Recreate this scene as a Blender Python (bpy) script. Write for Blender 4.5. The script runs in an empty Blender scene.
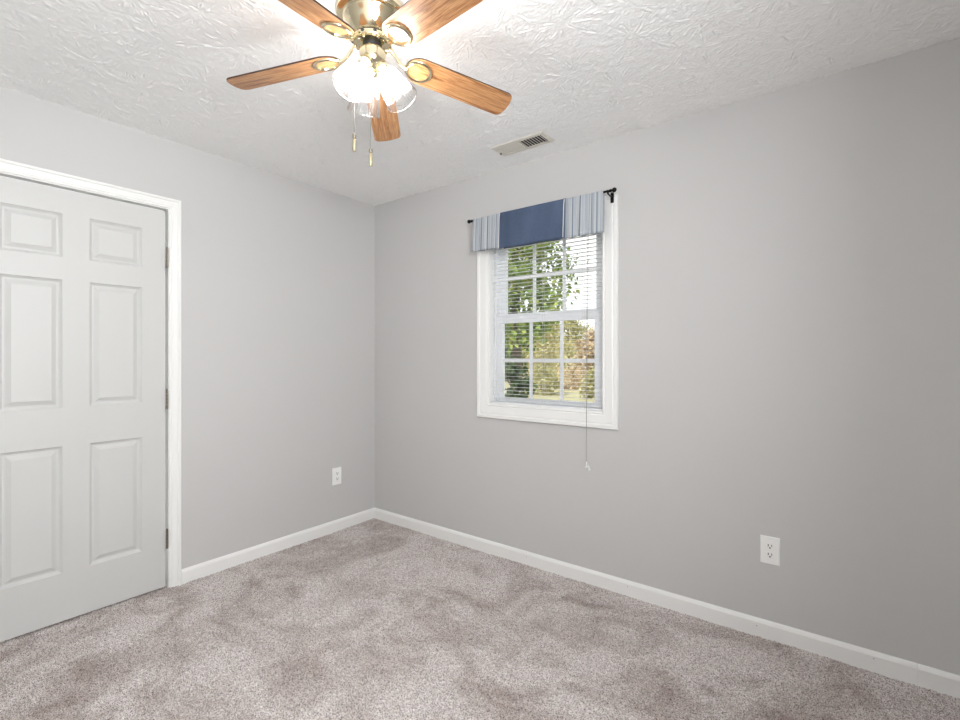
import bpy, bmesh, math, random
import numpy as np
from mathutils import Vector, Matrix

random.seed(7)
rng = np.random.default_rng(7)
S = bpy.context.scene
COL = S.collection
PI = math.pi

# ------------------------------------------------------------------ camera
# room frame: the far corner is the origin, window wall is y = 0 (room at y < 0),
# door wall is x = 0 (room at x > 0), floor z = 0, ceiling z = 2.44
H = 2.44
RX, RY = 3.32, -2.86           # near walls, behind the camera
CAM_TH = 0.65026
cam_d = bpy.data.cameras.new('camera')
cam_d.sensor_width = 36.0
cam_d.lens = 479.02 / 960 * 36.0
cam_d.shift_y = -(356.87 - 360) / 960 * -1.0
cam_d.clip_start = 0.02
cam_d.clip_end = 400
cam = bpy.data.objects.new('camera', cam_d)
COL.objects.link(cam)
cam.location = (2.9273, -2.4851, 1.2576)
cam.rotation_euler = (PI / 2, 0, CAM_TH)
S.camera = cam

# ------------------------------------------------------------------ view
S.view_settings.view_transform = 'Standard'
S.view_settings.look = 'None'
S.view_settings.exposure = 0.0
S.view_settings.gamma = 1.0
S.view_settings.use_curve_mapping = False
S.cycles.max_bounces = 14
S.cycles.diffuse_bounces = 8
S.cycles.glossy_bounces = 4
S.cycles.transmission_bounces = 8
S.cycles.transparent_max_bounces = 16
S.cycles.sample_clamp_indirect = 6.0
S.cycles.use_denoising = True

# ------------------------------------------------------------------ sky
BULB = 125.0
SKY = 1.7
SUN = 5.0
BACK_FILL = 66.0  # strength of the added area light behind the camera
GLASS_MILK = 0.008
w = bpy.data.worlds.new('sky')
S.world = w
w.use_nodes = True
nt = w.node_tree
nt.nodes.clear()
wo = nt.nodes.new('ShaderNodeOutputWorld')
bg = nt.nodes.new('ShaderNodeBackground')
tc = nt.nodes.new('ShaderNodeTexCoord')
nz = nt.nodes.new('ShaderNodeTexNoise')
nz.inputs['Scale'].default_value = 2.3
nz.inputs['Detail'].default_value = 6
rp = nt.nodes.new('ShaderNodeValToRGB')
rp.color_ramp.elements[0].position = 0.40
rp.color_ramp.elements[0].color = (0.78, 0.85, 0.95, 1)
rp.color_ramp.elements[1].position = 0.60
rp.color_ramp.elements[1].color = (1.0, 0.995, 0.98, 1)
nt.links.new(tc.outputs['Generated'], nz.inputs['Vector'])
nt.links.new(nz.outputs['Fac'], rp.inputs['Fac'])
nt.links.new(rp.outputs['Color'], bg.inputs['Color'])
bg.inputs['Strength'].default_value = SKY
nt.links.new(bg.outputs['Background'], wo.inputs['Surface'])

sun_d = bpy.data.lights.new('sun', 'SUN')
sun_d.energy = SUN
sun_d.color = (1.0, 0.94, 0.82)
sun_d.angle = math.radians(1.0)
sun = bpy.data.objects.new('sun', sun_d)
COL.objects.link(sun)
sun.rotation_euler = Vector((0.15, 0.75, -0.65)).to_track_quat('-Z', 'Y').to_euler()
sun.location = (-3, -12, 12)

# added area light that brightens the room, at an added opening behind the camera
fill_d = bpy.data.lights.new('fill_light', 'AREA')
fill_d.shape = 'RECTANGLE'
fill_d.size, fill_d.size_y = 0.91, 0.86
fill_d.energy = BACK_FILL
fill_d.color = (0.96, 0.98, 1.0)
fill = bpy.data.objects.new('fill_light', fill_d)
COL.objects.link(fill)
fill.location = (RX + 0.13, -2.27, 1.725)
fill.rotation_euler = (0, PI / 2, 0)     # shines along -x, into the room


# ------------------------------------------------------------------ materials
def sc(r, g, b):
    f = lambda c: (c / 255 / 12.92) if c / 255 <= 0.04045 else ((c / 255 + 0.055) / 1.055) ** 2.4
    return (f(r), f(g), f(b), 1)


class Mat:
    def __init__(s, name, col=(0.8, 0.8, 0.8, 1), rough=0.5, metal=0.0, **kw):
        s.m = bpy.data.materials.new(name)
        s.m.use_nodes = True
        s.nt = s.m.node_tree
        s.b = s.nt.nodes['Principled BSDF']
        s.b.inputs['Base Color'].default_value = col
        s.b.inputs['Roughness'].default_value = rough
        s.b.inputs['Metallic'].default_value = metal
        for k, v in kw.items():
            s.b.inputs[k.replace('_', ' ')].default_value = v
        s._co = None

    def n(s, t, **kw):
        nd = s.nt.nodes.new(t)
        for k, v in kw.items():
            if k in nd.inputs:
                nd.inputs[k].default_value = v
            else:
                setattr(nd, k, v)
        return nd

    def link(s, a, b):
        s.nt.links.new(a, b)

    def co(s, scale=(1, 1, 1)):
        if s._co is None:
            s._co = s.n('ShaderNodeTexCoord')
        mp = s.n('ShaderNodeMapping')
        mp.inputs['Scale'].default_value = scale
        s.link(s._co.outputs['Object'], mp.inputs['Vector'])
        return mp.outputs['Vector']

    def noise(s, scale, detail=3, rough=0.5, vec=None, dist=0.0):
        nd = s.n('ShaderNodeTexNoise')
        nd.inputs['Scale'].default_value = scale
        nd.inputs['Detail'].default_value = detail
        nd.inputs['Roughness'].default_value = rough
        nd.inputs['Distortion'].default_value = dist
        s.link(vec if vec is not None else s.co(), nd.inputs['Vector'])
        return nd.outputs['Fac']

    def ramp(s, fac, stops):
        r = s.n('ShaderNodeValToRGB')
        e = r.color_ramp.elements
        while len(e) < len(stops):
            e.new(0.5)
        for el, (p, c) in zip(e, stops):
            el.position = p
            el.color = c
        s.link(fac, r.inputs['Fac'])
        return r.outputs['Color']

    def mix(s, fac, a, b, mode='MIX'):
        m = s.n('ShaderNodeMix', data_type='RGBA', blend_type=mode)
        for sock, v in ((m.inputs['Factor'], fac), (m.inputs['A'] if False else m.inputs[6], a), (m.inputs[7], b)):
            if hasattr(v, 'is_output'):
                s.link(v, sock)
            else:
                sock.default_value = v
        return m.outputs[2]

    def color(s, out):
        s.link(out, s.b.inputs['Base Color'])
        return s

    def bump(s, h, strength=0.2, dist=0.002):
        bp = s.n('ShaderNodeBump')
        bp.inputs['Strength'].default_value = strength
        bp.inputs['Distance'].default_value = dist
        s.link(h, bp.inputs['Height'])
        s.link(bp.outputs['Normal'], s.b.inputs['Normal'])
        return s


M = {}
m = Mat('wall_paint', sc(206, 202, 198), 0.75)
m.color(m.mix(m.noise(1.3, 2), sc(202, 201, 200), sc(205, 204, 203)))
m.bump(m.noise(160, 3, 0.6), 0.12, 0.002)
M['wall'] = m.m
m = Mat('ceiling_paint', sc(247, 247, 246), 0.85)
m.bump(m.noise(160, 4, 0.7, dist=0.4), 0.35, 0.002)
M['ceil'] = m.m
m = Mat('carpet_pile', sc(170, 158, 152), 0.95)
g1 = m.noise(240, 1, 0.7)
g2 = m.noise(2.5, 5, 0.62, dist=1.3)
g3 = m.noise(60, 2, 0.6)
c1 = m.ramp(g1, [(0.30, sc(104, 95, 91)), (0.48, sc(205, 198, 195)), (0.72, sc(242, 238, 236))])
c2 = m.ramp(g2, [(0.34, sc(206, 197, 192)), (0.58, sc(255, 254, 253))])
c3 = m.ramp(g3, [(0.35, sc(228, 226, 225)), (0.6, sc(255, 255, 255))])
m.color(m.mix(1.0, m.mix(1.0, c1, c2, 'MULTIPLY'), c3, 'MULTIPLY'))
m.b.inputs['Sheen Weight'].default_value = 0.15
M['carpet'] = m.m
m = Mat('trim_white', sc(243, 243, 241), 0.38)
m.bump(m.noise(40, 2), 0.03, 0.001)
M['trim'] = m.m
m = Mat('door_white', sc(209, 209, 207), 0.42)
v = m.co((14, 14, 2.2))
m.bump(m.noise(14, 5, 0.65, vec=v, dist=0.6), 0.16, 0.0015)
M['door'] = m.m
M['vent'] = Mat('vent_enamel', sc(222, 218, 208), 0.45).m
M['vinyl'] = Mat('vinyl_white', sc(243, 245, 247), 0.35).m
M['plastic'] = Mat('outlet_plastic', sc(250, 250, 248), 0.3).m
M['slot'] = Mat('slot_dark', sc(18, 17, 16), 0.6).m
M['black'] = Mat('black_iron', sc(22, 21, 21), 0.35, 0.6).m
m = Mat('hinge_nickel', sc(134, 126, 114), 0.4, 0.6)
m.bump(m.noise(200, 2), 0.05, 0.001)
M['hinge'] = m.m
m = Mat('polished_brass', (0.80, 0.71, 0.50, 1), 0.13, 1.0)
m.color(m.mix(m.noise(14, 2), (0.84, 0.76, 0.56, 1), (0.76, 0.66, 0.44, 1)))
M['brass'] = m.m
M['dark'] = Mat('dark_motor', sc(60, 60, 62), 0.5, 0.3).m
# oak blades: grain runs along local x
m = Mat('oak_blade', sc(200, 150, 100), 0.36)
v = m.co((1.6, 22, 22))
a = m.noise(3.0, 6, 0.62, vec=v, dist=1.4)
v2 = m.co((5, 150, 60))
b = m.noise(3.0, 3, 0.6, vec=v2)
c1 = m.ramp(a, [(0.30, sc(132, 84, 46)), (0.44, sc(186, 130, 82)), (0.56, sc(208, 156, 106)), (0.72, sc(222, 176, 128))])
c2 = m.ramp(b, [(0.34, sc(205, 190, 178)), (0.55, sc(255, 255, 255))])
m.color(m.mix(1.0, c1, c2, 'MULTIPLY'))
m.b.inputs['Coat Weight'].default_value = 0.25
m.b.inputs['Coat Roughness'].default_value = 0.25
M['oak'] = m.m
M['oakedge'] = Mat('blade_edge', sc(62, 44, 34), 0.5).m
M['fob'] = Mat('fob_brass', sc(206, 192, 158), 0.25, 0.8).m
M['chain'] = Mat('chain_metal', sc(150, 146, 138), 0.35, 0.8).m
# lamp glass and bulb
m = Mat('ribbed_glass', (1, 1, 1, 1), 0.2)
nt = m.nt
out = nt.nodes['Material Output']
tl = m.n('ShaderNodeBsdfTranslucent', Color=(0.95, 0.95, 0.95, 1))
tr = m.n('ShaderNodeBsdfTransparent', Color=(0.97, 0.97, 0.97, 1))
df = m.n('ShaderNodeBsdfDiffuse', Color=(0.92, 0.92, 0.92, 1))
gl = m.n('ShaderNodeBsdfGlossy', Roughness=0.12)
lw = m.n('ShaderNodeLayerWeight', Blend=0.35)
fr = m.n('ShaderNodeMath', operation='MULTIPLY')
m.link(lw.outputs['Fresnel'], fr.inputs[0]); fr.inputs[1].default_value = 0.55
m1 = m.n('ShaderNodeMixShader', Fac=0.5)
m2 = m.n('ShaderNodeMixShader', Fac=1 - GLASS_MILK)
m3 = m.n('ShaderNodeMixShader')
m.link(tl.outputs[0], m1.inputs[1]); m.link(df.outputs[0], m1.inputs[2])
m.link(m1.outputs[0], m2.inputs[1]); m.link(tr.outputs[0], m2.inputs[2])
m.link(fr.outputs[0], m3.inputs[0])
m.link(m2.outputs[0], m3.inputs[1]); m.link(gl.outputs[0], m3.inputs[2])
m.link(m3.outputs[0], out.inputs['Surface'])
M['shade'] = m.m
m = Mat('lit_bulb', (1, 1, 1, 1), 0.4)
m.b.inputs['Emission Color'].default_value = (1.0, 0.98, 0.955, 1)
m.b.inputs['Emission Strength'].default_value = BULB
M['bulb'] = m.m
# window glass
m = Mat('pane_glass', (1, 1, 1, 1), 0.0)
out = m.nt.nodes['Material Output']
tr = m.n('ShaderNodeBsdfTransparent', Color=(0.94, 0.95, 0.95, 1))
gl = m.n('ShaderNodeBsdfGlossy', Roughness=0.02)
mx = m.n('ShaderNodeMixShader')
fr = m.n('ShaderNodeFresnel', IOR=1.35)
m.link(fr.outputs[0], mx.inputs[0]); m.link(tr.outputs[0], mx.inputs[1]); m.link(gl.outputs[0], mx.inputs[2])
m.link(mx.outputs[0], out.inputs['Surface'])
M['glass'] = m.m
# blind slats
m = Mat('blind_vinyl', sc(238, 239, 241), 0.4)
M['slat'] = m.m
M['cord'] = Mat('cord_white', sc(214, 212, 208), 0.7).m
M['liftcord'] = Mat('cord_grey', sc(168, 164, 158), 0.7).m
M['tassel'] = Mat('tassel_plastic', sc(246, 245, 242), 0.4).m
# valance cloth
m = Mat('blue_denim', sc(70, 90, 120), 0.9)
k = m.noise(420, 2, 0.6)
k2 = m.noise(9, 3, vec=m.co((1, 1, 0.25)))
m.color(m.mix(1.0, m.ramp(k, [(0.3, sc(60, 76, 102)), (0.7, sc(100, 116, 142))]), m.ramp(k2, [(0.3, sc(205, 208, 214)), (0.7, sc(255, 255, 255))]), 'MULTIPLY'))
m.bump(k, 0.2, 0.001)
M['denim'] = m.m
m = Mat('striped_cloth', sc(200, 205, 210), 0.9)
u = m.n('ShaderNodeUVMap')
sx = m.n('ShaderNodeSeparateXYZ')
m.link(u.outputs[0], sx.inputs[0])
cmb = m.n('ShaderNodeCombineXYZ')
m.link(sx.outputs['X'], cmb.inputs['X'])
nd = m.n('ShaderNodeTexNoise')
nd.inputs['Scale'].default_value = 92
nd.inputs['Detail'].default_value = 2
m.link(cmb.outputs[0], nd.inputs['Vector'])
st = m.ramp(nd.outputs['Fac'], [(0.0, sc(96, 106, 124)), (0.40, sc(148, 156, 168)), (0.46, sc(186, 191, 195)), (0.53, sc(160, 170, 182)), (0.60, sc(200, 202, 200))])
for nn in m.nt.nodes:
    if nn.type == 'VALTORGB':
        nn.color_ramp.interpolation = 'CONSTANT'
m.color(st)
M['stripe'] = m.m
M['hem'] = Mat('hem_white', sc(226, 226, 228), 0.9).m
# outdoors
def leafmat(name, cols):
    m = Mat(name, cols[0], 0.6)
    c = m.ramp(m.noise(3.1, 3, 0.7), [(0.30, cols[0]), (0.5, cols[1]), (0.68, cols[2])])
    m.color(c)
    out = m.nt.nodes['Material Output']
    tl = m.n('ShaderNodeBsdfTranslucent')
    m.link(c, tl.inputs['Color'])
    mx = m.n('ShaderNodeMixShader', Fac=0.35)
    m.link(m.b.outputs[0], mx.inputs[1]); m.link(tl.outputs[0], mx.inputs[2])
    m.link(mx.outputs[0], out.inputs['Surface'])
    return m.m
M['leaf_green'] = leafmat('leaf_green', [sc(78, 108, 50), sc(132, 156, 78), sc(196, 196, 112)])
M['leaf_yellow'] = leafmat('leaf_yellow', [sc(146, 146, 98), sc(198, 190, 138), sc(226, 216, 176)])
M['leaf_olive'] = leafmat('leaf_olive', [sc(124, 128, 84), sc(178, 174, 122), sc(216, 208, 164)])
M['leaf_russet'] = leafmat('leaf_russet', [sc(158, 138, 108), sc(204, 184, 152), sc(222, 208, 176)])
M['leaf_dark'] = leafmat('leaf_dark', [sc(44, 60, 36), sc(70, 92, 50), sc(112, 126, 74)])
m = Mat('bark', sc(92, 80, 70), 0.9)
m.color(m.mix(m.noise(12, 4, vec=m.co((6, 6, 1))), sc(62, 54, 48), sc(128, 116, 104)))
M['bark'] = m.m
m = Mat('lawn', sc(150, 156, 90), 0.95)
m.color(m.mix(m.noise(3.0, 5, 0.7), m.ramp(m.noise(0.35, 4, 0.65), [(0.36, sc(168, 158, 128)), (0.5, sc(172, 168, 128)), (0.66, sc(200, 194, 154))]), sc(150, 144, 112)))
M['lawn'] = m.m
m = Mat('asphalt', sc(128, 126, 128), 0.9)
m.color(m.mix(m.noise(30, 3), sc(116, 114, 116), sc(140, 138, 138)))
M['asphalt'] = m.m
m = Mat('siding', sc(206, 190, 172), 0.8)
wv = m.n('ShaderNodeTexWave', wave_type='BANDS', bands_direction='Z', wave_profile='SAW')
wv.inputs['Scale'].default_value = 1.6
m.link(m.co(), wv.inputs['Vector'])
m.bump(wv.outputs['Fac'], 0.4, 0.02)
M['siding'] = m.m
m = Mat('shingle', sc(118, 112, 112), 0.9)
m.color(m.mix(m.noise(9, 3), sc(96, 92, 92), sc(140, 134, 132)))
M['shingle'] = m.m
M['darkglass'] = Mat('dark_glass', sc(60, 66, 76), 0.1).m


# ------------------------------------------------------------------ helpers
class MB:
    """collects shapes, then links them as ONE mesh object"""
    def __init__(s):
        s.v, s.f, s.mi, s.sm = [], [], [], []

    def add(s, vs, fs, mi=0, smooth=False):
        o = len(s.v)
        s.v += [tuple(p) for p in vs]
        for f in fs:
            s.f.append(tuple(i + o for i in f)); s.mi.append(mi); s.sm.append(smooth)
        return s

    def box(s, x0, x1, y0, y1, z0, z1, mi=0):
        x0, x1 = sorted((x0, x1)); y0, y1 = sorted((y0, y1)); z0, z1 = sorted((z0, z1))
        vs = [(x, y, z) for x in (x0, x1) for y in (y0, y1) for z in (z0, z1)]
        return s.add(vs, [(0, 1, 3, 2), (4, 6, 7, 5), (0, 4, 5, 1), (2, 3, 7, 6), (0, 2, 6, 4), (1, 5, 7, 3)], mi)

    def lathe(s, prof, n=40, mat=None, mi=0, smooth=True, rib=None, cap=True):
        """prof: (r, z) pairs, top to bottom; rib(k/n, r, j) may modulate the radius"""
        vs, fs = [], []
        for j, (r, z) in enumerate(prof):
            for k in range(n):
                t = 2 * PI * k / n
                rr = r + (rib(t, j) if rib else 0)
                vs.append(Vector((rr * math.cos(t), rr * math.sin(t), z)))
        for j in range(len(prof) - 1):
            for k in range(n):
                k2 = (k + 1) % n
                fs.append((j * n + k, (j + 1) * n + k, (j + 1) * n + k2, j * n + k2))
        if cap:
            if prof[0][0] > 1e-5: fs.append(tuple(range(n)))
            if prof[-1][0] > 1e-5: fs.append(tuple((len(prof) - 1) * n + k for k in reversed(range(n))))
        if mat is not None: vs = [mat @ p for p in vs]
        return s.add(vs, fs, mi, smooth)

    def tube(s, pts, r, n=8, mi=0, flat=1.0, up=None):
        """round (or flattened) tube along pts; r a number or one per point"""
        pts = [Vector(p) for p in pts]
        vs, fs = [], []
        for i, p in enumerate(pts):
            d = (pts[min(i + 1, len(pts) - 1)] - pts[max(i - 1, 0)]).normalized()
            u = Vector(up) if up else (Vector((0, 0, 1)) if abs(d.z) < 0.9 else Vector((1, 0, 0)))
            a = d.cross(u).normalized(); b = a.cross(d).normalized()
            rr = r[i] if isinstance(r, (list, tuple)) else r
            for k in range(n):
                t = 2 * PI * k / n
                vs.append(p + a * (rr * math.cos(t)) + b * (rr * flat * math.sin(t)))
        for i in range(len(pts) - 1):
            for k in range(n):
                k2 = (k + 1) % n
                fs.append((i * n + k, i * n + k2, (i + 1) * n + k2, (i + 1) * n + k))
        fs.append(tuple(reversed(range(n)))); fs.append(tuple((len(pts) - 1) * n + k for k in range(n)))
        return s.add(vs, fs, mi, True)

    def sphere(s, c, r, n=16, mi=0, sz=1.0):
        c = Vector(c); prof = []
        m_ = n // 2
        for j in range(m_ + 1):
            t = PI * j / m_
            prof.append((max(r * math.sin(t), 1e-4 * r), r * sz * math.cos(t)))
        return s.lathe(prof, n, Matrix.Translation(c), mi, cap=False)

    def build(s, name, mats, parent=None, bevel=0, seg=2, weld=False, auto=True):
        me = bpy.data.meshes.new(name)
        me.from_pydata(s.v, [], s.f)
        for k in (mats if isinstance(mats, list) else [mats]): me.materials.append(k)
        me.polygons.foreach_set('material_index', s.mi)
        me.polygons.foreach_set('use_smooth', s.sm)
        bm = bmesh.new(); bm.from_mesh(me)
        if weld: bmesh.ops.remove_doubles(bm, verts=bm.verts, dist=1e-5)
        bmesh.ops.recalc_face_normals(bm, faces=bm.faces)
        bm.to_mesh(me); bm.free()
        if any(s.sm):
            try: me.set_sharp_from_angle(angle=math.radians(38))
            except Exception: pass
        o = bpy.data.objects.new(name, me)
        COL.objects.link(o)
        if parent: o.parent = parent
        if bevel:
            b = o.modifiers.new('bevel', 'BEVEL'); b.width = bevel; b.segments = seg
            b.limit_method = 'ANGLE'; b.angle_limit = math.radians(40)
        return o


def tag(o, label=None, cat=None, group=None, kind=None):
    if label: o['label'] = label
    if cat: o['category'] = cat
    if group: o['group'] = group
    if kind: o['kind'] = kind
    return o


def empty(name, loc, rz=0, label=None, cat=None, group=None, kind=None):
    o = bpy.data.objects.new(name, None)
    o.empty_display_size = 0.05
    COL.objects.link(o)
    o.location = loc; o.rotation_euler = (0, 0, rz)
    return tag(o, label, cat, group, kind)


def frame_sweep(mb, P, a0, b0, a1, b1, prof, open_bottom=False, mi=0):
    """mitred moulding round the rectangle; P(a, b, v) -> point; prof (u outward, v proud)"""
    n = len(prof)
    if open_bottom:
        ring = lambda u: [(a0 - u, b0), (a0 - u, b1 + u), (a1 + u, b1 + u), (a1 + u, b0)]
        segs = [(0, 1), (1, 2), (2, 3)]
    else:
        ring = lambda u: [(a0 - u, b0 - u), (a0 - u, b1 + u), (a1 + u, b1 + u), (a1 + u, b0 - u)]
        segs = [(0, 1), (1, 2), (2, 3), (3, 0)]
    vs = []
    for u, v in prof:
        for (a, b) in ring(u): vs.append(P(a, b, v))
    fs = []
    for j in range(n):
        j2 = (j + 1) % n
        for (p, q) in segs: fs.append((j * 4 + p, j2 * 4 + p, j2 * 4 + q, j * 4 + q))
    if open_bottom:
        fs.append(tuple(j * 4 for j in range(n))); fs.append(tuple(j * 4 + 3 for j in reversed(range(n))))
    mb.add(vs, fs, mi)


# ------------------------------------------------------------------ room shell
T = 0.14
WX0, WX1, WZ0, WZ1 = 1.104, 1.886, 0.950, 2.045          # window opening
DY0, DY1, DZ = -2.232, -1.437, 2.060                     # door opening (inside the jamb faces)

mb = MB()
mb.box(-T, WX0, 0, T, -0.1, H + 0.1); mb.box(WX1, RX + T, 0, T, -0.1, H + 0.1)
mb.box(WX0, WX1, 0, T, -0.1, WZ0); mb.box(WX0, WX1, 0, T, WZ1, H + 0.1)
tag(mb.build('wall_right', M['wall']), 'greige painted wall with the window in it', 'wall', kind='structure')
JT = 0.018
mb = MB()
mb.box(-T, 0, DY1 + JT, 0, -0.1, H + 0.1); mb.box(-T, 0, RY - T, DY0 - JT, -0.1, H + 0.1)
mb.box(-T, 0, DY0 - JT, DY1 + JT, DZ + JT, H + 0.1)
tag(mb.build('wall_left', M['wall']), 'greige painted wall with the white door in it', 'wall', kind='structure')
# near walls, behind the camera: one has an added opening, whose area light fills the room
by0, by1, bz0, bz1 = -2.72, -1.82, 1.25, 2.20
mb = MB()
mb.box(RX, RX + T, RY - T, by0, -0.1, H + 0.1); mb.box(RX, RX + T, by1, T, -0.1, H + 0.1)
mb.box(RX, RX + T, by0, by1, -0.1, bz0); mb.box(RX, RX + T, by0, by1, bz1, H + 0.1)
tag(mb.build('wall_near', M['wall']), 'greige painted wall behind the viewer, with an added window opening', 'wall', kind='structure')
mb = MB().box(-T, RX + T, RY - T, RY, -0.1, H + 0.1)
tag(mb.build('wall_back', M['wall']), 'greige painted wall at the viewer\'s left', 'wall', kind='structure')
mb = MB()  # unseen window frame, added to hold the area light
frame_sweep(mb, lambda a, b, v: (RX - v, a, b), by0, bz0, by1, bz1, [(0, -0.1), (0, 0.008), (0.08, 0.018), (0.08, 0), (0.02, -0.1)])
mb.box(RX + .05, RX + .09, by0, by1, 1.70, 1.74)
tag(mb.build('fill_window', M['trim']), 'added white window frame round the fill light behind the viewer', 'window', kind='structure')
# added unseen box behind the closed door, keeps light out of its gap
mb = MB()
mb.box(-0.75, -T, DY0 - 0.2, DY0 - 0.1, 0, H); mb.box(-0.75, -T, DY1 + 0.1, DY1 + 0.2, 0, H)
mb.box(-0.85, -0.75, DY0 - 0.2, DY1 + 0.2, 0, H); mb.box(-0.85, -T, DY0 - 0.2, DY1 + 0.2, 2.3, H)
tag(mb.build('wall_light_stop', M['wall']), 'added unseen walls that keep light out behind the closed door', 'wall', kind='structure')

# grid helper: a displaced sheet as one mesh
def sheet(name, X, Y, Z, mat, flip=False):
    nx, ny = X.shape
    idx = np.arange(nx * ny).reshape(nx, ny)
    quads = np.stack([idx[:-1, :-1], idx[1:, :-1], idx[1:, 1:], idx[:-1, 1:]], -1).reshape(-1, 4)
    if flip: quads = quads[:, ::-1]
    me = bpy.data.meshes.new(name)
    me.vertices.add(nx * ny); me.vertices.foreach_set('co', np.stack([X, Y, Z], -1).astype(np.float32).ravel())
    me.loops.add(quads.size); me.loops.foreach_set('vertex_index', quads.astype(np.int32).ravel())
    me.polygons.add(len(quads)); me.polygons.foreach_set('loop_start', np.arange(0, quads.size, 4, dtype=np.int32))
    me.polygons.foreach_set('loop_total', np.full(len(quads), 4, dtype=np.int32))
    me.polygons.foreach_set('use_smooth', np.ones(len(quads), dtype=bool))
    me.update(); me.validate()
    me.materials.append(mat)
    o = bpy.data.objects.new(name, me); COL.objects.link(o)
    return o


# ceiling with its brushed star-burst plaster texture: strokes pressed into the plaster, as relief
FX, FY = 1.635, -1.398
d = 0.0028
nx, ny = int(RX / d) + 1, int(-RY / d) + 1
X, Y = np.meshgrid(np.linspace(0, RX, nx), np.linspace(RY, 0, ny), indexing='ij')
dx, dy = RX / (nx - 1), -RY / (ny - 1)
Hf = np.zeros(X.shape)
def blur(a, k):
    for ax in (0, 1):
        c_ = np.cumsum(np.concatenate([np.take(a, [0] * (k + 1), ax), a, np.take(a, [-1] * k, ax)], ax), ax)
        a = (np.take(c_, range(2 * k + 1, c_.shape[ax]), ax) - np.take(c_, range(0, c_.shape[ax] - 2 * k - 1), ax)) / (2 * k + 1)
    return a
n1 = blur(rng.normal(0, 1, X.shape), 1)
n2 = blur(rng.normal(0, 1, X.shape), 4)
Hf += (.00042 * n1 / n1.std() + .00050 * n2 / n2.std())
row = 0
y = RY + 0.05
while y < -0.02:
    x = 0.06 + (0.12 if row % 2 else 0)
    while x < RX - 0.03:
        cx, cy = x + random.uniform(-.06, .06), y + random.uniform(-.06, .06)
        a0 = random.uniform(0, 2 * PI); spread = random.choice([2 * PI, 2 * PI, PI * 1.3, PI * 1.6])
        for q in range(random.randint(26, 40)):
            t = a0 + random.uniform(0, spread)
            r0 = random.uniform(0.016, 0.115); L = random.uniform(0.014, 0.060)
            sg = random.uniform(0.0019, 0.0030); am = random.uniform(0.0020, 0.0052)
            kind_ = random.random()
            cv = random.uniform(-8, 8); t += random.uniform(-.2, .2)
            pts = []
            for i in range(5):
                r = r0 + L * i / 4
                tt = t + cv * (L * i / 4) ** 2 / max(r, .03) * .5
                pts.append((cx + r * math.cos(tt), cy + r * math.sin(tt)))
            px, py = [p[0] for p in pts], [p[1] for p in pts]
            pad = sg * 3.2
            i0, i1 = max(0, int((min(px) - pad) / dx)), min(nx, int((max(px) + pad) / dx) + 2)
            j0, j1 = max(0, int((min(py) - pad - RY) / dy)), min(ny, int((max(py) + pad - RY) / dy) + 2)
            if i1 - i0 < 2 or j1 - j0 < 2: continue
            gx, gy = X[i0:i1, j0:j1], Y[i0:i1, j0:j1]
            best = np.full(gx.shape, 1e9); al = np.zeros(gx.shape)
            for i in range(4):
                ax_, ay_ = pts[i]; bx_, by_ = pts[i + 1]
                ex, ey = bx_ - ax_, by_ - ay_
                u = np.clip(((gx - ax_) * ex + (gy - ay_) * ey) / (ex * ex + ey * ey + 1e-12), 0, 1)
                dd = (gx - ax_ - u * ex) ** 2 + (gy - ay_ - u * ey) ** 2
                m_ = dd < best
                best = np.where(m_, dd, best); al = np.where(m_, (i + u) / 4, al)
            dist = np.sqrt(best); tap = np.sin(PI * (.1 + .8 * al))
            if kind_ < .6:      # a groove with raised lips
                h_ = am * tap * (np.exp(-(dist / sg) ** 2) - .40 * np.exp(-((dist - 2.0 * sg) / sg) ** 2))
            else:               # a raised ridge
                h_ = -.7 * am * tap * np.exp(-(dist / sg) ** 2)
            Hf[i0:i1, j0:j1] += h_
        x += 0.245
    y += 0.21; row += 1
Hf = np.clip(Hf, -.0034, .0055)
calm = np.clip((np.hypot(X - FX, Y - FY) - .118) / .02, 0, 1)
vx, vy = np.abs(X - 1.5025) - .17, np.abs(Y + .226) - .073
calm = np.minimum(calm, np.clip(np.maximum(vx, vy) / .012, 0, 1))
Hf = Hf * calm
ceil = tag(sheet('ceiling', X, Y, H + Hf, M['ceil'], flip=True), 'white ceiling with brushed starburst plaster texture', 'ceiling', kind='structure')
mb = MB().box(-T, RX + T, RY - T, T, H + .008, H + 0.12)
mb.build('ceiling_board', M['ceil'], ceil)

# carpet: a dense displaced pile
d = 0.0052
nx, ny = int((RX + 0.16) / d), int((-RY + 0.0) / d)
X, Y = np.meshgrid(np.linspace(-0.14, RX, nx), np.linspace(RY, 0, ny), indexing='ij')
X = X + rng.uniform(-.0018, .0018, X.shape); Y = Y + rng.uniform(-.0018, .0018, Y.shape)
Z = rng.uniform(-.0068, .0, X.shape) + rng.normal(0, .0010, X.shape)
low = sum(np.sin(X * a + Y * b + c) for a, b, c in ((5, 3, 0), (-3, 7, 1), (9, -4, 2), (13, 8, 3))) * .0008
Z = np.clip(Z + low + .003, -.008, .0055)
fl = sheet('floor', X, Y, Z, M['carpet'])
fl.data.polygons.foreach_set('use_smooth', np.zeros(len(fl.data.polygons), dtype=bool))
tag(fl, 'taupe grey cut pile carpet covering the floor', 'floor', kind='structure')

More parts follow.
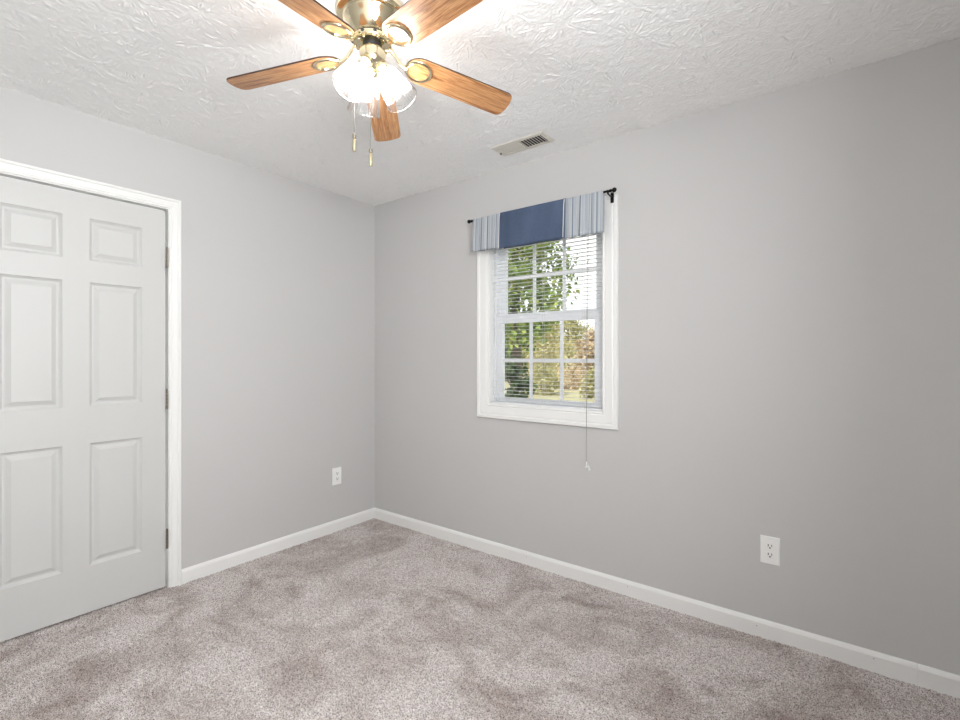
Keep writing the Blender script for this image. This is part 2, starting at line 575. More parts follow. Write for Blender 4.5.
# baseboards
BH, BT = 0.083, 0.013
def baseprof(mb, P, a0, a1):
    prof = [(0, 0), (BT, 0), (BT, BH - .016), (BT - .004, BH - .006), (.004, BH), (0, BH)]
    n = len(prof)
    vs = [P(a, t, z) for a in (a0, a1) for (t, z) in prof]
    fs = [(i, (i + 1) % n, n + (i + 1) % n, n + i) for i in range(n)] + [tuple(range(n)), tuple(reversed(range(n, 2 * n)))]
    mb.add(vs, fs)
mb = MB()
JN = 3.151                                             # visible joint in the right baseboard
baseprof(mb, lambda a, t, z: (a, -t, z - .004), 0.0, JN - .0007)
baseprof(mb, lambda a, t, z: (a, -t, z - .004), JN + .0007, RX)
bbr = tag(mb.build('baseboard_right', M['trim']), 'white baseboard along the window wall', 'baseboard', kind='structure')
mb = MB()
for (px, pz) in ((2.613, .047), (3.021, .054), (2.02, .05), (1.4, .05)):
    mb.lathe([(0.0016, 0), (0.0016, .0008)], 8, Matrix.Translation((px, -BT, pz)) @ Matrix.Rotation(PI / 2, 4, 'X'), smooth=False)
mb.build('nail_hole', M['slot'], bbr)
mb = MB()
baseprof(mb, lambda a, t, z: (t, a, z - .004), -1.376, -BT * .2)
tag(mb.build('baseboard_left', M['trim']), 'white baseboard between door and corner', 'baseboard', kind='structure')

# ------------------------------------------------------------------ door
mb = MB()
PD = lambda a, b, v: (v, a, b)
cas = [(.004, 0), (.004, .0085), (.009, .0115), (.013, .0070), (.019, .0110), (.039, .0135), (.043, .0100), (.048, .0175), (.056, .0175), (.0585, .0145), (.0585, 0)]
frame_sweep(mb, PD, DY0, -0.004, DY1, DZ, cas, open_bottom=True)
tr1 = tag(mb.build('trim_1', M['trim']), 'white moulded casing round the door', 'trim', kind='structure')
mb = MB()
mb.box(-T, 0.0015, DY1, DY1 + JT, -0.003, DZ + JT); mb.box(-T, 0.0015, DY0 - JT, DY0, -0.003, DZ + JT); mb.box(-T, 0.0015, DY0, DY1, DZ, DZ + JT)
mb.box(-.060, -.046, DY1 - .012, DY1, 0, DZ); mb.box(-.060, -.046, DY0, DY0 + .012, 0, DZ); mb.box(-.060, -.046, DY0, DY1, DZ - .012, DZ)
mb.build('jamb', M['trim'], tr1)

# six-panel slab, hinged on its right edge
SY0, SY1, SZ0, SZ1 = -2.226, -1.4525, 0.012, 2.0465
F = -0.006                                          # face plane of the slab
xs = [SY0, -2.093, -1.8795, -1.7775, -1.5575, SY1]
zs = [SZ0, 0.238, 0.836, 1.017, 1.622, 1.728, 1.934, SZ1]
mb = MB()
pan_cols, pan_rows = (1, 3), (1, 3, 5)
for i in range(5):
    for j in range(7):
        a0, a1, b0, b1 = xs[i], xs[i + 1], zs[j], zs[j + 1]
        if i in pan_cols and j in pan_rows:
            R = [(0, 0), (.003, -.0045), (.012, -.0125), (.019, -.0125), (.039, -.0015)]
            rings = []
            for (e, dp) in R:
                rings.append([(F + dp, a0 + e, b0 + e), (F + dp, a1 - e, b0 + e), (F + dp, a1 - e, b1 - e), (F + dp, a0 + e, b1 - e)])
            vs = [p for r in rings for p in r]; fs = []
            for k in range(len(R) - 1):
                for q in range(4):
                    q2 = (q + 1) % 4
                    fs.append((k * 4 + q, k * 4 + q2, k * 4 + 4 + q2, k * 4 + 4 + q))
            k = (len(R) - 1) * 4
            fs.append((k, k + 1, k + 2, k + 3))
            mb.add(vs, fs)
        else:
            mb.add([(F, a0, b0), (F, a1, b0), (F, a1, b1), (F, a0, b1)], [(0, 1, 2, 3)])
B = F - .035
mb.add([(F, SY0, SZ0), (F, SY1, SZ0), (F, SY1, SZ1), (F, SY0, SZ1), (B, SY0, SZ0), (B, SY1, SZ0), (B, SY1, SZ1), (B, SY0, SZ1)],
       [(0, 1, 5, 4), (1, 2, 6, 5), (2, 3, 7, 6), (3, 0, 4, 7), (4, 5, 6, 7)])
door = tag(mb.build('door_1', M['door'], weld=True), 'white six panel interior door, closed, hinged on its right edge', 'door', kind='structure')
yb = (SY1 + DY1) / 2
def hinge(zc):
    mb = MB()
    z0, z1 = zc - .047, zc + .047
    for k in range(5):
        a = z0 + (z1 - z0) * k / 5; b = z0 + (z1 - z0) * (k + 1) / 5 - .0012
        mb.tube([(0.0045, yb, a), (0.0045, yb, b)], .0062, 12)
    mb.sphere((0.0045, yb, z1 + .002), .0058, 12); mb.sphere((0.0045, yb, z0 - .002), .0058, 12)
    h = mb.build('hinge', M['hinge'], door)
    lf = MB(); lf.box(F - .0005, F + .0012, SY1 - .017, SY1 + .003, z0 + .002, z1 - .002)
    lf.build('hinge_leaf', M['door'], h)
for zc in (1.797, 1.029, 0.272): hinge(zc)

# ------------------------------------------------------------------ window
win = empty('window_1', (0, 0, 0), 0, 'white double hung window with grilles, blind and blue valance over it', 'window', kind='structure')
PW = lambda a, b, v: (a, -v, b)
mb = MB()
casw = [(-.006, 0), (-.006, .0105), (0, .0130), (.006, .0080), (.012, .0115), (.05, .015), (.056, .0115), (.062, .0185), (.078, .0185), (.082, .015), (.082, 0)]
frame_sweep(mb, PW, WX0, WZ0, WX1, WZ1, casw)
mb.build('casing', M['trim'], win)
mb = MB()                                             # jamb liner and vinyl frame
e = .010
mb.box(WX0, WX0 + e, 0, T, WZ0, WZ1); mb.box(WX1 - e, WX1, 0, T, WZ0, WZ1)
mb.box(WX0 + e, WX1 - e, 0, T, WZ0, WZ0 + e); mb.box(WX0 + e, WX1 - e, 0, T, WZ1 - e, WZ1)
mb.build('jamb', M['trim'], win)
mb = MB()
f = .030
fx0, fx1, fz0, fz1 = WX0 + e, WX1 - e, WZ0 + e, WZ1 - e
mb.box(fx0, fx0 + .018, .050, .150, fz0, fz1); mb.box(fx1 - .018, fx1, .050, .150, fz0, fz1)
mb.box(fx0, fx1, .050, .150, fz0, fz0 + .012); mb.box(fx0, fx1, .050, .150, fz1 - .020, fz1)
mb.box(fx0 + .018, fx0 + .024, .084, .090, fz0, fz1); mb.box(fx1 - .024, fx1 - .018, .084, .090, fz0, fz1)
mb.build('window_frame', M['vinyl'], win, bevel=.0015)
def sash(name, x0, x1, z0, z1, gx0, gx1, gz0, gz1, y0, y1):
    mb = MB()
    mb.box(x0, gx0, y0, y1, z0, z1); mb.box(gx1, x1, y0, y1, z0, z1)
    mb.box(gx0, gx1, y0, y1, z0, gz0); mb.box(gx0, gx1, y0, y1, gz1, z1)
    s_ = mb.build(name, M['vinyl'], win, bevel=.002)
    yc = (y0 + y1) / 2
    mb = MB()
    for k in (1, 2):
        xc = gx0 + (gx1 - gx0) * k / 3
        mb.box(xc - .0095, xc + .0095, yc - .005, yc + .005, gz0, gz1)
    zc = (gz0 + gz1) / 2
    mb.box(gx0, gx1, yc - .0048, yc + .0048, zc - .0105, zc + .0105)
    mb.build('muntin', M['vinyl'], s_)
    mb = MB()
    mb.box(gx0 - .004, gx1 + .004, yc + .007, yc + .010, gz0 - .004, gz1 + .004)
    mb.build('pane', M['glass'], s_)
    return s_
ls = sash('lower_sash', fx0 + .019, fx1 - .019, fz0 + .013, 1.518, 1.172, 1.806, 1.000, 1.472, .054, .082)
us = sash('upper_sash', fx0 + .019, fx1 - .019, 1.486, fz1 - .021, 1.178, 1.800, 1.535, 1.985, .091, .119)
mb = MB()
mb.box(1.47, 1.53, .044, .056, 1.517, 1.527); mb.tube([(1.50, .050, 1.527), (1.50, .050, 1.533)], .009, 12)
mb.build('sash_lock', M['vinyl'], ls, bevel=.001)

# ------------------------------------------------------------------ blind
bl = empty('window_blind', (0, 0.026, WZ1), 0, 'white horizontal mini blind lowered over the window, slats open', 'blind')
O = Vector((0, 0.026, WZ1))
bx0_, bx1_ = WX0 + .014, WX1 - .014
mb = MB().box(bx0_, bx1_, -.013, .013, -.045, -.0115)
mb.build('head_rail', M['slat'], bl, bevel=.002)
mb = MB()
NS, zt, zb_ = 46, -.062, -1.066
for i in range(NS):
    zc = zt + (zb_ - zt) * i / (NS - 1)
    pr = []
    for k in range(5):
        u = -1 + k / 2
        pr.append((u * .0122, .0010 * (1 - u * u) - .0007))
    vs, fs = [], []
    for x in (bx0_ + .002, bx1_ - .002):
        for (yy, zz) in pr: vs.append((x, yy, zc + zz + .0003))
        for (yy, zz) in pr: vs.append((x, yy, zc + zz - .0003))
    for k in range(4):
        fs += [(k, k + 1, 11 + k, 10 + k), (5 + k, 15 + k, 16 + k, 6 + k)]
    fs += [(0, 10, 15, 5), (4, 9, 19, 14), (0, 5, 6, 1), (1, 6, 7, 2), (2, 7, 8, 3), (3, 8, 9, 4), (10, 11, 16, 15), (11, 12, 17, 16), (12, 13, 18, 17), (13, 14, 19, 18)]
    mb.add(vs, fs)
mb.build('slats', M['slat'], bl)
mb = MB().box(bx0_ + .001, bx1_ - .001, -.0125, .0125, -1.0845, -1.074)
br = mb.build('bottom_rail', M['slat'], bl, bevel=.002)
for xx in (bx0_ + .12, (bx0_ + bx1_) / 2, bx1_ - .12):
    mb = MB()
    mb.lathe([(.006, 0), (.006, .002), (.003, .003)], 12, Matrix.Translation((xx, -.0125, -1.079)) @ Matrix.Rotation(PI / 2, 4, 'X'), smooth=False)
    mb.build('rail_button', M['tassel'], br)
mb = MB()
for xx in (bx0_ + .12, (bx0_ + bx1_) / 2, bx1_ - .12):
    for yy in (-.0131, .0131):
        mb.tube([(xx, yy, -.045), (xx, yy, -1.075)], .0006, 5)
mb.build('ladder_cord', M['cord'], bl)
mb = MB()
cx_ = 1.790
mb.tube([(cx_ - .003, -.0155, -.040), (cx_ - .003, -.020, -.10), (cx_ - .001, -.045, -.9), (cx_ + .001, -.046, -1.09), (cx_ + .0035, -.049, -1.375)], .0011, 6)
mb.tube([(cx_ + .003, -.0155, -.040), (cx_ + .003, -.020, -.10), (cx_ + .003, -.045, -.9), (cx_ + .003, -.046, -1.09), (cx_ + .0045, -.050, -1.375)], .0011, 6)
lc = mb.build('lift_cord', M['liftcord'], bl)
mb = MB()
mb.lathe([(.0022, 0), (.003, -.003), (.0042, -.018), (.0068, -.030), (.0062, -.033), (.001, -.033)], 12, Matrix.Translation((cx_ + .004, -.0495, -1.366)))
mb.lathe([(.0022, 0), (.003, -.003), (.0042, -.016), (.0068, -.026), (.0062, -.029), (.001, -.029)], 12, Matrix.Translation((cx_ + .013, -.0495, -1.385)) @ Matrix.Rotation(-.35, 4, 'Y'))
mb.build('tassel', M['tassel'], lc)
mb = MB()
wx = bx0_ + .045
mb.tube([(wx, -.016, -.040), (wx, -.019, -.07)], .0022, 6)
mb.tube([(wx, -.019, -.068), (wx - .004, -.019, -.70)], .0033, 6)
mb.build('tilt_wand', M['slat'], bl)

# ------------------------------------------------------------------ curtain rod and valance
RZ, RYP = 2.126, -0.080
rod = empty('curtain_rod', (1.5, 0, RZ), 0, 'black metal curtain rod with ball finials above the window', 'curtain rod')
mb = MB().tube([(-.470, RYP, 0), (.455, RYP, 0)], .0062, 14)
mb.build('rod', M['black'], rod)
for sg, xe in ((-1, -.470), (1, .455)):
    mb = MB()
    mt = Matrix.Translation((xe, RYP, 0)) @ Matrix.Rotation(sg * PI / 2, 4, 'Y')
    mb.lathe([(.0075, -.006), (.0085, 0), (.0085, .004), (.0055, .007), (.006, .009)], 14, mt)
    mb.sphere((xe + sg * .020, RYP, 0), .0125, 16)
    mb.build('finial', M['black'], rod)
for xx in (-.440, .440):
    mb = MB()
    mb.box(xx - .009, xx + .009, -.0215, -.0185, -.045, .010)
    mb.tube([(xx, -.020, -.012), (xx, -.05, -.016), (xx, RYP, -.012)], .0042, 10)
    mb.tube([(xx, RYP - .010, .004), (xx, RYP - .0105, -.006), (xx, RYP, -.0115), (xx, RYP + .0105, -.006), (xx, RYP + .010, .004)], .0032, 8)
    mb.sphere((xx, -.0225, -.036), .004, 10)
    mb.build('bracket', M['black'], rod)

val = empty('window_valance', (1.49, RYP, RZ), 0, 'short valance with blue denim centre and striped ends on the rod', 'valance')
def cloth(name, x0, x1, zlow, fold, nf, mat, yoff=0, ph=0.0, n=90, flare=0.0, back=True):
    """pocket over the rod plus the hanging face and a short back layer"""
    vs, fs, uv = [], [], []
    prof = []
    pr = .0092 + yoff
    for k in range(9):                                  # pocket round the rod, back to front
        t = PI * k / 8
        prof.append((pr * math.cos(t), (.0083 + yoff * .2) * math.sin(t), 0))
    nz_ = 12
    for k in range(1, nz_ + 1): prof.append((-pr, zlow * k / nz_, k / nz_))
    bk = [(pr, zlow * .97 * k / nz_, k / nz_) for k in range(nz_, 0, -1)]
    prof = bk + prof
    m_ = len(prof)
    for i in range(n + 1):
        u = i / n
        for j, (yy, zz, h) in enumerate(prof):
            x = x0 + (x1 - x0) * u
            wv_ = math.sin(2 * PI * nf * u + ph + .6 * math.sin(5 * u)) + .45 * math.sin(2 * PI * nf * 2.3 * u + 1 + ph)
            amp = fold * (.25 + .75 * h)
            y_ = yy - amp * (wv_ + 1.2) * (1 if yy < 0 else -.35)
            x_ = x + .002 * h * math.sin(2 * PI * nf * u + 1.3) + flare * h * (u - .5)
            if yy < 0: y_ -= .006 * h
            z_ = zz + (.0015 * math.sin(2 * PI * nf * u) if h > .95 else 0)
            vs.append((x_, y_, z_)); uv.append((u * (x1 - x0), j / m_))
    for i in range(n):
        for j in range(m_ - 1):
            fs.append((i * m_ + j, (i + 1) * m_ + j, (i + 1) * m_ + j + 1, i * m_ + j + 1))
    mb = MB().add(vs, fs, 0, True)
    o = mb.build(name, mat, val)
    ul = o.data.uv_layers.new(name='UVMap')
    for lp in o.data.loops: ul.data[lp.index].uv = uv[lp.vertex_index]
    sd = o.modifiers.new('cloth', 'SOLIDIFY'); sd.thickness = .0014; sd.offset = 0
    return o
X0 = 1.49
cloth('striped_end', 1.052 - X0, 1.290 - X0, -.205, .0045, 3.2, M['stripe'], ph=.4)
cloth('striped_end', 1.675 - X0, 1.918 - X0, -.216, .0045, 3.6, M['stripe'], ph=2.2)
dc_ = cloth('denim_centre', 1.264 - X0, 1.700 - X0, -.213, .0022, 2.0, M['denim'], yoff=.008, ph=1.0)
dc_['label'] = 'plain blue denim centre panel'
for (xa, ph) in ((1.2655 - X0, 0), (1.6985 - X0, 0)):
    mb = MB().tube([(xa, -.0235 - .012 * k / 8 - (.004 if k else 0), -.213 * k / 8) for k in range(9)], .0022, 6)
    mb.build('piping', M['hem'], val)

# ------------------------------------------------------------------ outlets
def outlet(loc, rz, label):
    r = empty('wall_outlet', loc, rz, label, 'outlet', 'duplex outlets on the walls')
    mb = MB()
    prof = [(0, 0), (0, .0035), (.0025, .0058), (.0380, .0058)]
    vs, fs = [], []
    for (e_, v_) in [(0, 0), (0, .003), (.003, .0062)]:
        a, b = .038 - e_, .0615 - e_
        vs += [(-a, -v_, -b), (a, -v_, -b), (a, -v_, b), (-a, -v_, b)]
    for k in range(2):
        for q in range(4):
            q2 = (q + 1) % 4
            fs.append((k * 4 + q, k * 4 + q2, k * 4 + 4 + q2, k * 4 + 4 + q))
    fs += [(8, 9, 10, 11), (3, 2, 1, 0)]
    mb.add(vs, fs)
    mb.build('cover_plate', M['plastic'], r, bevel=.001)
    for zc in (.0195, -.0195):
        mb = MB()
        ring = []
        for k in range(28):
            t = 2 * PI * k / 28
            ring.append((max(-.0155, min(.0155, .0172 * math.cos(t))), .0172 * math.sin(t) * .84))
        vs = [(a, -.0060, zc + b) for a, b in ring] + [(a, -.0078, zc + b) for a, b in ring] + [(a * .94, -.0084, zc + b * .94) for a, b in ring]
        n = 28
        fs = [(j * n + k, j * n + (k + 1) % n, (j + 1) * n + (k + 1) % n, (j + 1) * n + k) for j in range(2) for k in range(n)] + [tuple(2 * n + k for k in range(n))]
        mb.add(vs, fs)
        rc = mb.build('receptacle', M['plastic'], r)
        mb = MB()
        mb.box(-.0082, -.0050, -.0089, -.0080, zc - .0010, zc + .0092); mb.box(.0050, .0079, -.0089, -.0080, zc - .0002, zc + .0086)
        mb.lathe([(.0034, 0), (.0034, .0009)], 12, Matrix.Translation((0, -.0080, zc - .0068)) @ Matrix.Rotation(PI / 2, 4, 'X'), smooth=False)
        mb.build('slot', M['slot'], rc)
    mb = MB().lathe([(.0032, 0), (.0032, .0012), (.002, .0018)], 12, Matrix.Translation((0, -.0062, 0)) @ Matrix.Rotation(PI / 2, 4, 'X'), smooth=False)
    mb.build('screw', M['trim'], r)
    return r
outlet((2.664, 0, .395), 0, 'white duplex outlet on the window wall, right of the window')
outlet((0, -.351, .395), PI / 2, 'white duplex outlet on the door wall, beside the room corner')

# ------------------------------------------------------------------ ceiling vent
vent = empty('ceiling_vent', (1.5025, -.226, H), 0, 'white two bank metal air register in the ceiling by the window wall', 'vent')
mb = MB()
A, Bv = .1675, .070
rings = [(0, -.0005), (0, -.003), (.004, -.006), (.020, -.0075), (.024, -.0075), (.024, -.001)]
vs, fs = [], []
for (e_, z_) in rings:
    a, b = A - e_, Bv - e_
    vs += [(-a, -b, z_), (a, -b, z_), (a, b, z_), (-a, b, z_)]
for k in range(len(rings) - 1):
    for q in range(4):
        q2 = (q + 1) % 4
        fs.append((k * 4 + q, k * 4 + q2, k * 4 + 4 + q2, k * 4 + 4 + q))
mb.add(vs, fs)
mb.box(-.006, .006, -(Bv - .022), Bv - .022, -.0075, -.002)
mb.build('frame', M['vent'], vent)
mb = MB().box(-A + .02, A - .02, -Bv + .02, Bv - .02, -.0016, -.0006)
mb.build('duct_opening', M['slot'], vent)
for (xa, xb, lo_, hi_, lip) in ((-.1435, -.006, -.0060, -.0050, .0008), (.006, .1435, .0010, .0030, .0019)):
    mb = MB()
    for k in range(8):
        xc = xa + (xb - xa) * (k + .5) / 8
        vs = []
        for yy in (-(Bv - .023), Bv - .023):
            for (a, c) in ((xc + lo_, -.0072), (xc - hi_, -.0018)): vs += [(a - .0004, yy, c), (a + .0004, yy, c)]
        mb.box(xc + lo_ - lip, xc + lo_ + lip, -(Bv - .023), Bv - .023, -.0078, -.0071)
        mb.add(vs, [(0, 2, 6, 4), (1, 5, 7, 3), (0, 1, 3, 2), (4, 6, 7, 5), (0, 4, 5, 1), (2, 3, 7, 6)])
    mb.build('louvers', M['vent'], vent)
mb = MB()
mb.box(-.157, -.148, .010, .018, -.016, -.005)
mb.build('damper_lever', M['hinge'], vent)
for sx in (-1, 1):
    mb = MB().sphere((sx * (A - .011), 0, -.0075), .0035, 10, sz=.5)
    mb.build('screw', M['trim'], vent)

# ------------------------------------------------------------------ ceiling fan
fan = empty('ceiling_fan', (FX, FY, H), 0, 'polished brass ceiling fan with five oak blades and three lit ribbed glass shades', 'ceiling fan')
FA = PI / 2 + CAM_TH                                   # heading of the viewer's gaze
mb = MB()
mb.lathe([(.112, 0), (.119, -.004), (.121, -.010), (.119, -.017), (.112, -.021), (.100, -.022), (.097, -.025), (.099, -.029), (.097, -.034), (.092, -.040),
          (.086, -.055), (.077, -.072), (.069, -.083), (.066, -.086), (.067, -.089), (.064, -.092), (.02, -.092)], 64)
mb.build('motor_housing', M['brass'], fan)
mb = MB()
mb.lathe([(.03, -.0925), (.060, -.0925), (.066, -.096), (.067, -.104), (.064, -.110), (.054, -.113), (.030, -.113)], 48)
hub = mb.build('flywheel', M['brass'], fan)
for k in range(10):
    t = FA + .35 + 2 * PI * k / 10
    mb = MB().sphere((.0655 * math.cos(t), .0655 * math.sin(t), -.101), .0068, 10, sz=.7)
    mb.build('vent_hole', M['dark'], hub)
mb = MB().lathe([(.033, -.110), (.033, -.138), (.02, -.139)], 32)
mb.build('switch_collar', M['dark'], fan)
mb = MB()
mb.lathe([(.030, -.130), (.043, -.1315), (.0455, -.136), (.0455, -.150), (.044, -.166), (.040, -.176), (.034, -.184), (.020, -.192), (.010, -.197), (.008, -.204), (.0095, -.209), (.006, -.215), (.0005, -.217)], 48)
cup = mb.build('light_fitter', M['brass'], fan)

# blades and arms
PH, PIT, R0, RT, ZB, DR = 2.367, -0.223, .122, .533, 2.284 - H, .115
def blade_mesh():
    pts = []
    w0, wt = .0565, .059
    hw = lambda r: w0 + (wt - w0) * (r - .2) / (RT - .2)
    n = 12
    for k in range(n + 1):                             # rounded root
        t = PI / 2 + PI * k / n
        pts.append((.178 + .058 * math.cos(t), w0 * math.sin(t)))
    rc = .026
    for k in range(7):                                 # tip corners
        t = -PI / 2 + (PI / 2) * k / 6
        pts.append((RT - rc + rc * math.cos(t), -(wt - rc) + rc * math.sin(t)))
    for k in range(5):                                 # slightly bowed tip
        v_ = -1 + 2 * (k + 1) / 6
        pts.append((RT + .004 * (1 - v_ * v_), v_ * (wt - rc)))
    for k in range(7):
        t = (PI / 2) * k / 6
        pts.append((RT - rc + rc * math.cos(t), (wt - rc) + rc * math.sin(t)))
    n = len(pts); th = .0055
    vs = [(x, y, -th) for x, y in pts] + [(x, y, 0) for x, y in pts]
    mb = MB()
    mb.add(vs, [tuple(reversed(range(n))), tuple(range(n, 2 * n))], 0)
    mb.add(vs, [(k, (k + 1) % n, n + (k + 1) % n, n + k) for k in range(n)], 1)
    return mb
def arm_mesh():
    mb = MB()
    mb.tube([(.050, 0, -.106), (.066, 0, -.110), (.080, 0, -.124), (.094, 0, -.143), (.108, 0, -.154), (.124, 0, -.1575)],
            [.0115, .0095, .0066, .0062, .0072, .010], 10, flat=.62, up=(0, 1, 0))
    mb.sphere((.056, .011, -.1135), .0042, 10); mb.sphere((.056, -.011, -.1135), .0042, 10)
    return mb
def ring_mesh():
    mb = MB()
    n = 40; vs, fs = [], []
    prof = [(1.0, 0), (1.0, -.003), (.96, -.0055), (.90, -.0062), (.84, -.0045), (.80, -.0058), (.755, -.0048), (.73, 0)]
    for k in range(n):
        t = 2 * PI * k / n
        for (s_, z_) in prof: vs.append((.050 * s_ * math.cos(t), .047 * s_ * math.sin(t), z_))
    q = len(prof)
    for k in range(n):
        for j in range(q):
            fs.append((k * q + j, k * q + (j + 1) % q, ((k + 1) % n) * q + (j + 1) % q, ((k + 1) % n) * q + j))
    mb.add(vs, fs, 0, True)
    return mb
b0 = blade_mesh().build('blade', [M['oak'], M['oakedge']], fan, bevel=.0012)
a0 = arm_mesh().build('blade_arm', M['brass'], fan)
r0 = ring_mesh().build('medallion_ring', M['brass'], a0)
for k in range(5):
    t = PH + 2 * PI * k / 5 + math.radians((-3.2, 0, .8, -2.5, 0)[k])
    if k == 0: bo, ao, ro = b0, a0, r0
    else:
        bo, ao, ro = b0.copy(), a0.copy(), r0.copy()
        for o_ in (bo, ao, ro): COL.objects.link(o_)
        bo.parent = fan; ao.parent = fan; ro.parent = ao
        bo.data = bo.data.copy()
        # every board has its own stretch of grain: shift the mesh, shift it back with the object
    Rm = Matrix.Rotation(t, 4, 'Z') @ Matrix.Translation((0, 0, ZB + DR * .2)) @ Matrix.Rotation(math.atan(DR), 4, 'Y') @ Matrix.Rotation(PIT, 4, 'X')
    dx = (0, 1.7, 3.1, 4.6, 6.2)[k]
    bo.data.transform(Matrix.Translation((dx, 0.21 * k, 0)))
    bo.matrix_local = Rm @ Matrix.Translation((-dx, -0.21 * k, 0))
    ao.matrix_local = Matrix.Rotation(t, 4, 'Z')
    ro.matrix_local = Matrix.Rotation(-t, 4, 'Z') @ Rm @ Matrix.Translation((.168, 0, -.0058))

# three ribbed bell shades, lit
for az in (FA + math.radians(150), FA - math.radians(90), FA + math.radians(30)):
    tl_ = math.radians(32)
    Mt = Matrix.Rotation(az, 4, 'Z') @ Matrix.Translation((.030, 0, -.183)) @ Matrix.Rotation(-tl_, 4, 'Y')   # local -z runs down and outward
    mb = MB()
    mb.tube([Mt @ Vector((-.004, 0, .022)), Mt @ Vector((0, 0, .004))], .011, 14)
    mb.lathe([(.012, .010), (.021, .006), (.0235, .0), (.0245, -.010), (.0235, -.014), (.010, -.014)], 28, Mt)
    so = mb.build('shade_holder', M['brass'], fan)
    mb = MB()
    prof = [(.0215, -.006), (.0225, -.016), (.030, -.026), (.0370, -.042), (.0425, -.064), (.0480, -.090), (.0530, -.116), (.0565, -.134), (.0578, -.139)]
    rib = lambda t, j: (.0011 * math.cos(36 * t) if 1 < j < 8 else 0)
    mb.lathe(prof, 180, Mt, rib=rib, cap=False)
    sh = mb.build('lamp_shade', M['shade'], fan)
    sd = sh.modifiers.new('glass', 'SOLIDIFY'); sd.thickness = .0020; sd.offset = 0
    mb = MB()
    mb.lathe([(.0105, -.012), (.0115, -.030), (.0150, -.046), (.0200, -.062), (.0215, -.074), (.0195, -.086), (.0130, -.095), (.0005, -.0985)], 24, Mt)
    mb.build('bulb', M['bulb'], sh)

# two pull chains
lf = Vector((math.cos(FA + PI / 2), math.sin(FA + PI / 2), 0)); bk = Vector((-math.cos(FA), -math.sin(FA), 0))
def chain(p, ztop, zf, stub=None):
    mb = MB()
    pts = ([stub] if stub is not None else []) + [(p.x, p.y, ztop), (p.x, p.y, ztop - .02), (p.x, p.y, zf)]
    mb.tube(pts, .0009, 6)
    z = ztop - .01
    while z > zf:
        mb.sphere((p.x, p.y, z), .0015, 6); z -= .006
    c_ = mb.build('pull_chain', M['chain'], fan)
    mb = MB()
    mt = Matrix.Translation((p.x, p.y, zf))
    mb.lathe([(.002, .004), (.0058, .001), (.0066, -.005), (.0058, -.012), (.0040, -.014)], 16, mt, 1)
    mb.lathe([(.0038, -.013), (.0040, -.017), (.0056, -.020), (.0062, -.034), (.0064, -.052), (.0058, -.058), (.001, -.059)], 16, mt)
    mb.build('fob', [M['fob'], M['hinge']], c_)
chain(lf * .062, -.166, -.417, lf * .043 + Vector((0, 0, -.160)))
chain(lf * .004 + bk * .006, -.200, -.470)

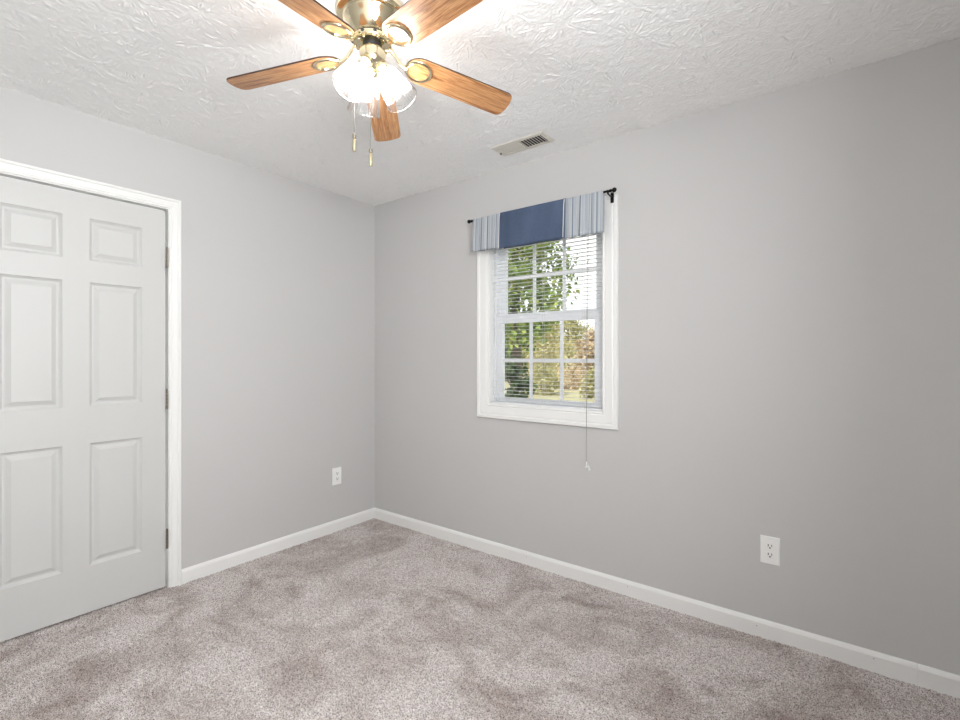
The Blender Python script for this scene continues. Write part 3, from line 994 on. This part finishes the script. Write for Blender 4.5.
# ------------------------------------------------------------------ outdoors
GZ = -0.6
mb = MB()
mb.add([(-160, .6, GZ), (60, .6, GZ), (60, 220, GZ), (-160, 220, GZ)], [(0, 1, 2, 3)])
tag(mb.build('ground', M['lawn']), 'pale dry lawn outside the window', 'ground', kind='structure')
C0 = Vector((2.9273, -2.4851, 1.2576))
def along(px, dist):
    """ground position seen in the column px of the photograph, at a ground distance"""
    th = CAM_TH; fw = Vector((-math.sin(th), math.cos(th))); rt = Vector((math.cos(th), math.sin(th)))
    d_ = (fw + rt * ((px - 480) / 479.02)).normalized()
    return C0.x + d_.x * dist, C0.y + d_.y * dist
def tree(name, x, y, h, rx, mat, label, nleaf, leaf, base=.25, cat='tree', group=None, seed=1, z0=GZ, nc=70, cone=0.0):
    R_ = random.Random(seed)
    t = empty(name, (x, y, z0), 0, label, cat, group)
    mb = MB()
    th = max(.03, h * .016)
    mb.tube([(0, 0, -.1), (.1 * th, 0, h * .3), (-.3 * th, .2 * th, h * .6), (0, 0, h * .92)], [th * 1.5, th, th * .7, th * .2], 8)
    tips = []
    for k in range(14):
        z = h * (base + (.9 - base) * (k + .5) / 14); a = R_.uniform(0, 2 * PI)
        L = rx * (.55 + .4 * R_.random()) * math.sin(PI * min(1, .2 + .8 * (1 - (z / h - base) / (1 - base))))
        e_ = Vector((math.cos(a) * L, math.sin(a) * L, z + L * .35))
        mb.tube([(0, 0, z), tuple(Vector((e_.x * .5, e_.y * .5, (z + e_.z) / 2 + .05 * L))), tuple(e_)], [th * .45, th * .3, th * .1], 6)
        tips.append(e_)
    mb.build('trunk', M['bark'], t)
    clumps = []
    for k in range(nc):
        u = R_.random(); z = h * (base + (1 - base) * u)
        rr = rx * (math.sin(PI * min(1, (.18 + .82 * u))) ** .6) * math.sqrt(R_.random()) * (1 - cone * u)
        a = R_.uniform(0, 2 * PI)
        clumps.append((Vector((rr * math.cos(a), rr * math.sin(a), z)), rx * R_.uniform(.16, .34)))
    n = nleaf
    vs, fs = [], []
    for i in range(n):
        c_, cr = clumps[R_.randrange(nc)]
        p = c_ + Vector((R_.gauss(0, 1), R_.gauss(0, 1), R_.gauss(0, .8))) * cr * .55
        if p.z < h * base * .6: p.z = h * base * .6 + R_.random() * h * .1
        ax = Vector((R_.gauss(0, 1), R_.gauss(0, 1), R_.gauss(-.4, .8))).normalized()
        bx = ax.cross(Vector((R_.gauss(0, 1), R_.gauss(0, 1), R_.gauss(0, 1)))).normalized(); up = ax.cross(bx)
        L = leaf * R_.uniform(.6, 1.3); W = L * .38
        o_ = len(vs)
        vs += [p, p + ax * L * .4 + bx * W + up * L * .06, p + ax * L - up * L * .1, p + ax * L * .4 - bx * W + up * L * .06]
        fs.append((o_, o_ + 1, o_ + 2)); fs.append((o_, o_ + 2, o_ + 3))
    mb = MB().add(vs, fs)
    me = bpy.data.meshes.new('foliage'); me.from_pydata([tuple(v_) for v_ in vs], [], fs); me.materials.append(mat)
    fo = bpy.data.objects.new('foliage', me); COL.objects.link(fo); fo.parent = t
    return t
x, y = along(516, 9.5)
tree('leafy_tree', x, y, 6.4, 1.15, M['leaf_green'], 'tall green leafy tree close outside the window, on the left', 15000, .10, base=.34, seed=3, nc=170, cone=.35)
spec = [(497, 38, 5.6, 2.6, 'leaf_dark'), (524, 46, 5.6, 2.8, 'leaf_yellow'), (546, 55, 6.0, 3.2, 'leaf_yellow'), (569, 64, 7.0, 3.2, 'leaf_olive'), (594, 44, 4.0, 1.7, 'leaf_russet'), (612, 73, 6.2, 3.4, 'leaf_yellow'), (584, 112, 8.2, 4.4, 'leaf_olive'), (535, 92, 8.0, 4.8, 'leaf_olive')]
labs = ['dark green tree beyond the lawn, at the window\'s left edge', 'yellow green tree beyond the lawn, right of the near tree\'s trunk', 'broad yellow tree beyond the lawn behind the middle panes',
        'tallest olive tree in the row beyond the lawn', 'low russet tan tree beyond the lawn, toward the right panes', 'pale yellow tree beyond the lawn at the window\'s right edge',
        'farthest olive tree on the right, behind the russet tree', 'farthest olive tree on the left, behind the yellow trees']
for i, ((px, dist, h, rx, mt), lb) in enumerate(zip(spec, labs)):
    x, y = along(px, dist)
    tree('far_tree', x, y, h, rx, M[mt], lb, 3000, .36, base=.05, group='trees beyond the lawn', seed=20 + i)
for i, (px, dist, h, rx, mt, lb) in enumerate([(511, 7.6, 1.75, .42, 'leaf_dark', 'dark round shrub on the lawn under the near tree'),
        (541, 24, 1.3, 1.0, 'leaf_olive', 'wide olive shrub on the lawn at the middle panes'), (573, 28, 1.3, 1.2, 'leaf_russet', 'tan dry shrub on the lawn toward the right panes'), (598, 22, 1.3, .8, 'leaf_olive', 'small olive shrub on the lawn at the right panes')]):
    x, y = along(px, dist)
    tree('shrub', x, y, h, rx, M[mt], lb, 1500, .14, base=.02, cat='shrub', group='shrubs on the lawn', seed=50 + i)
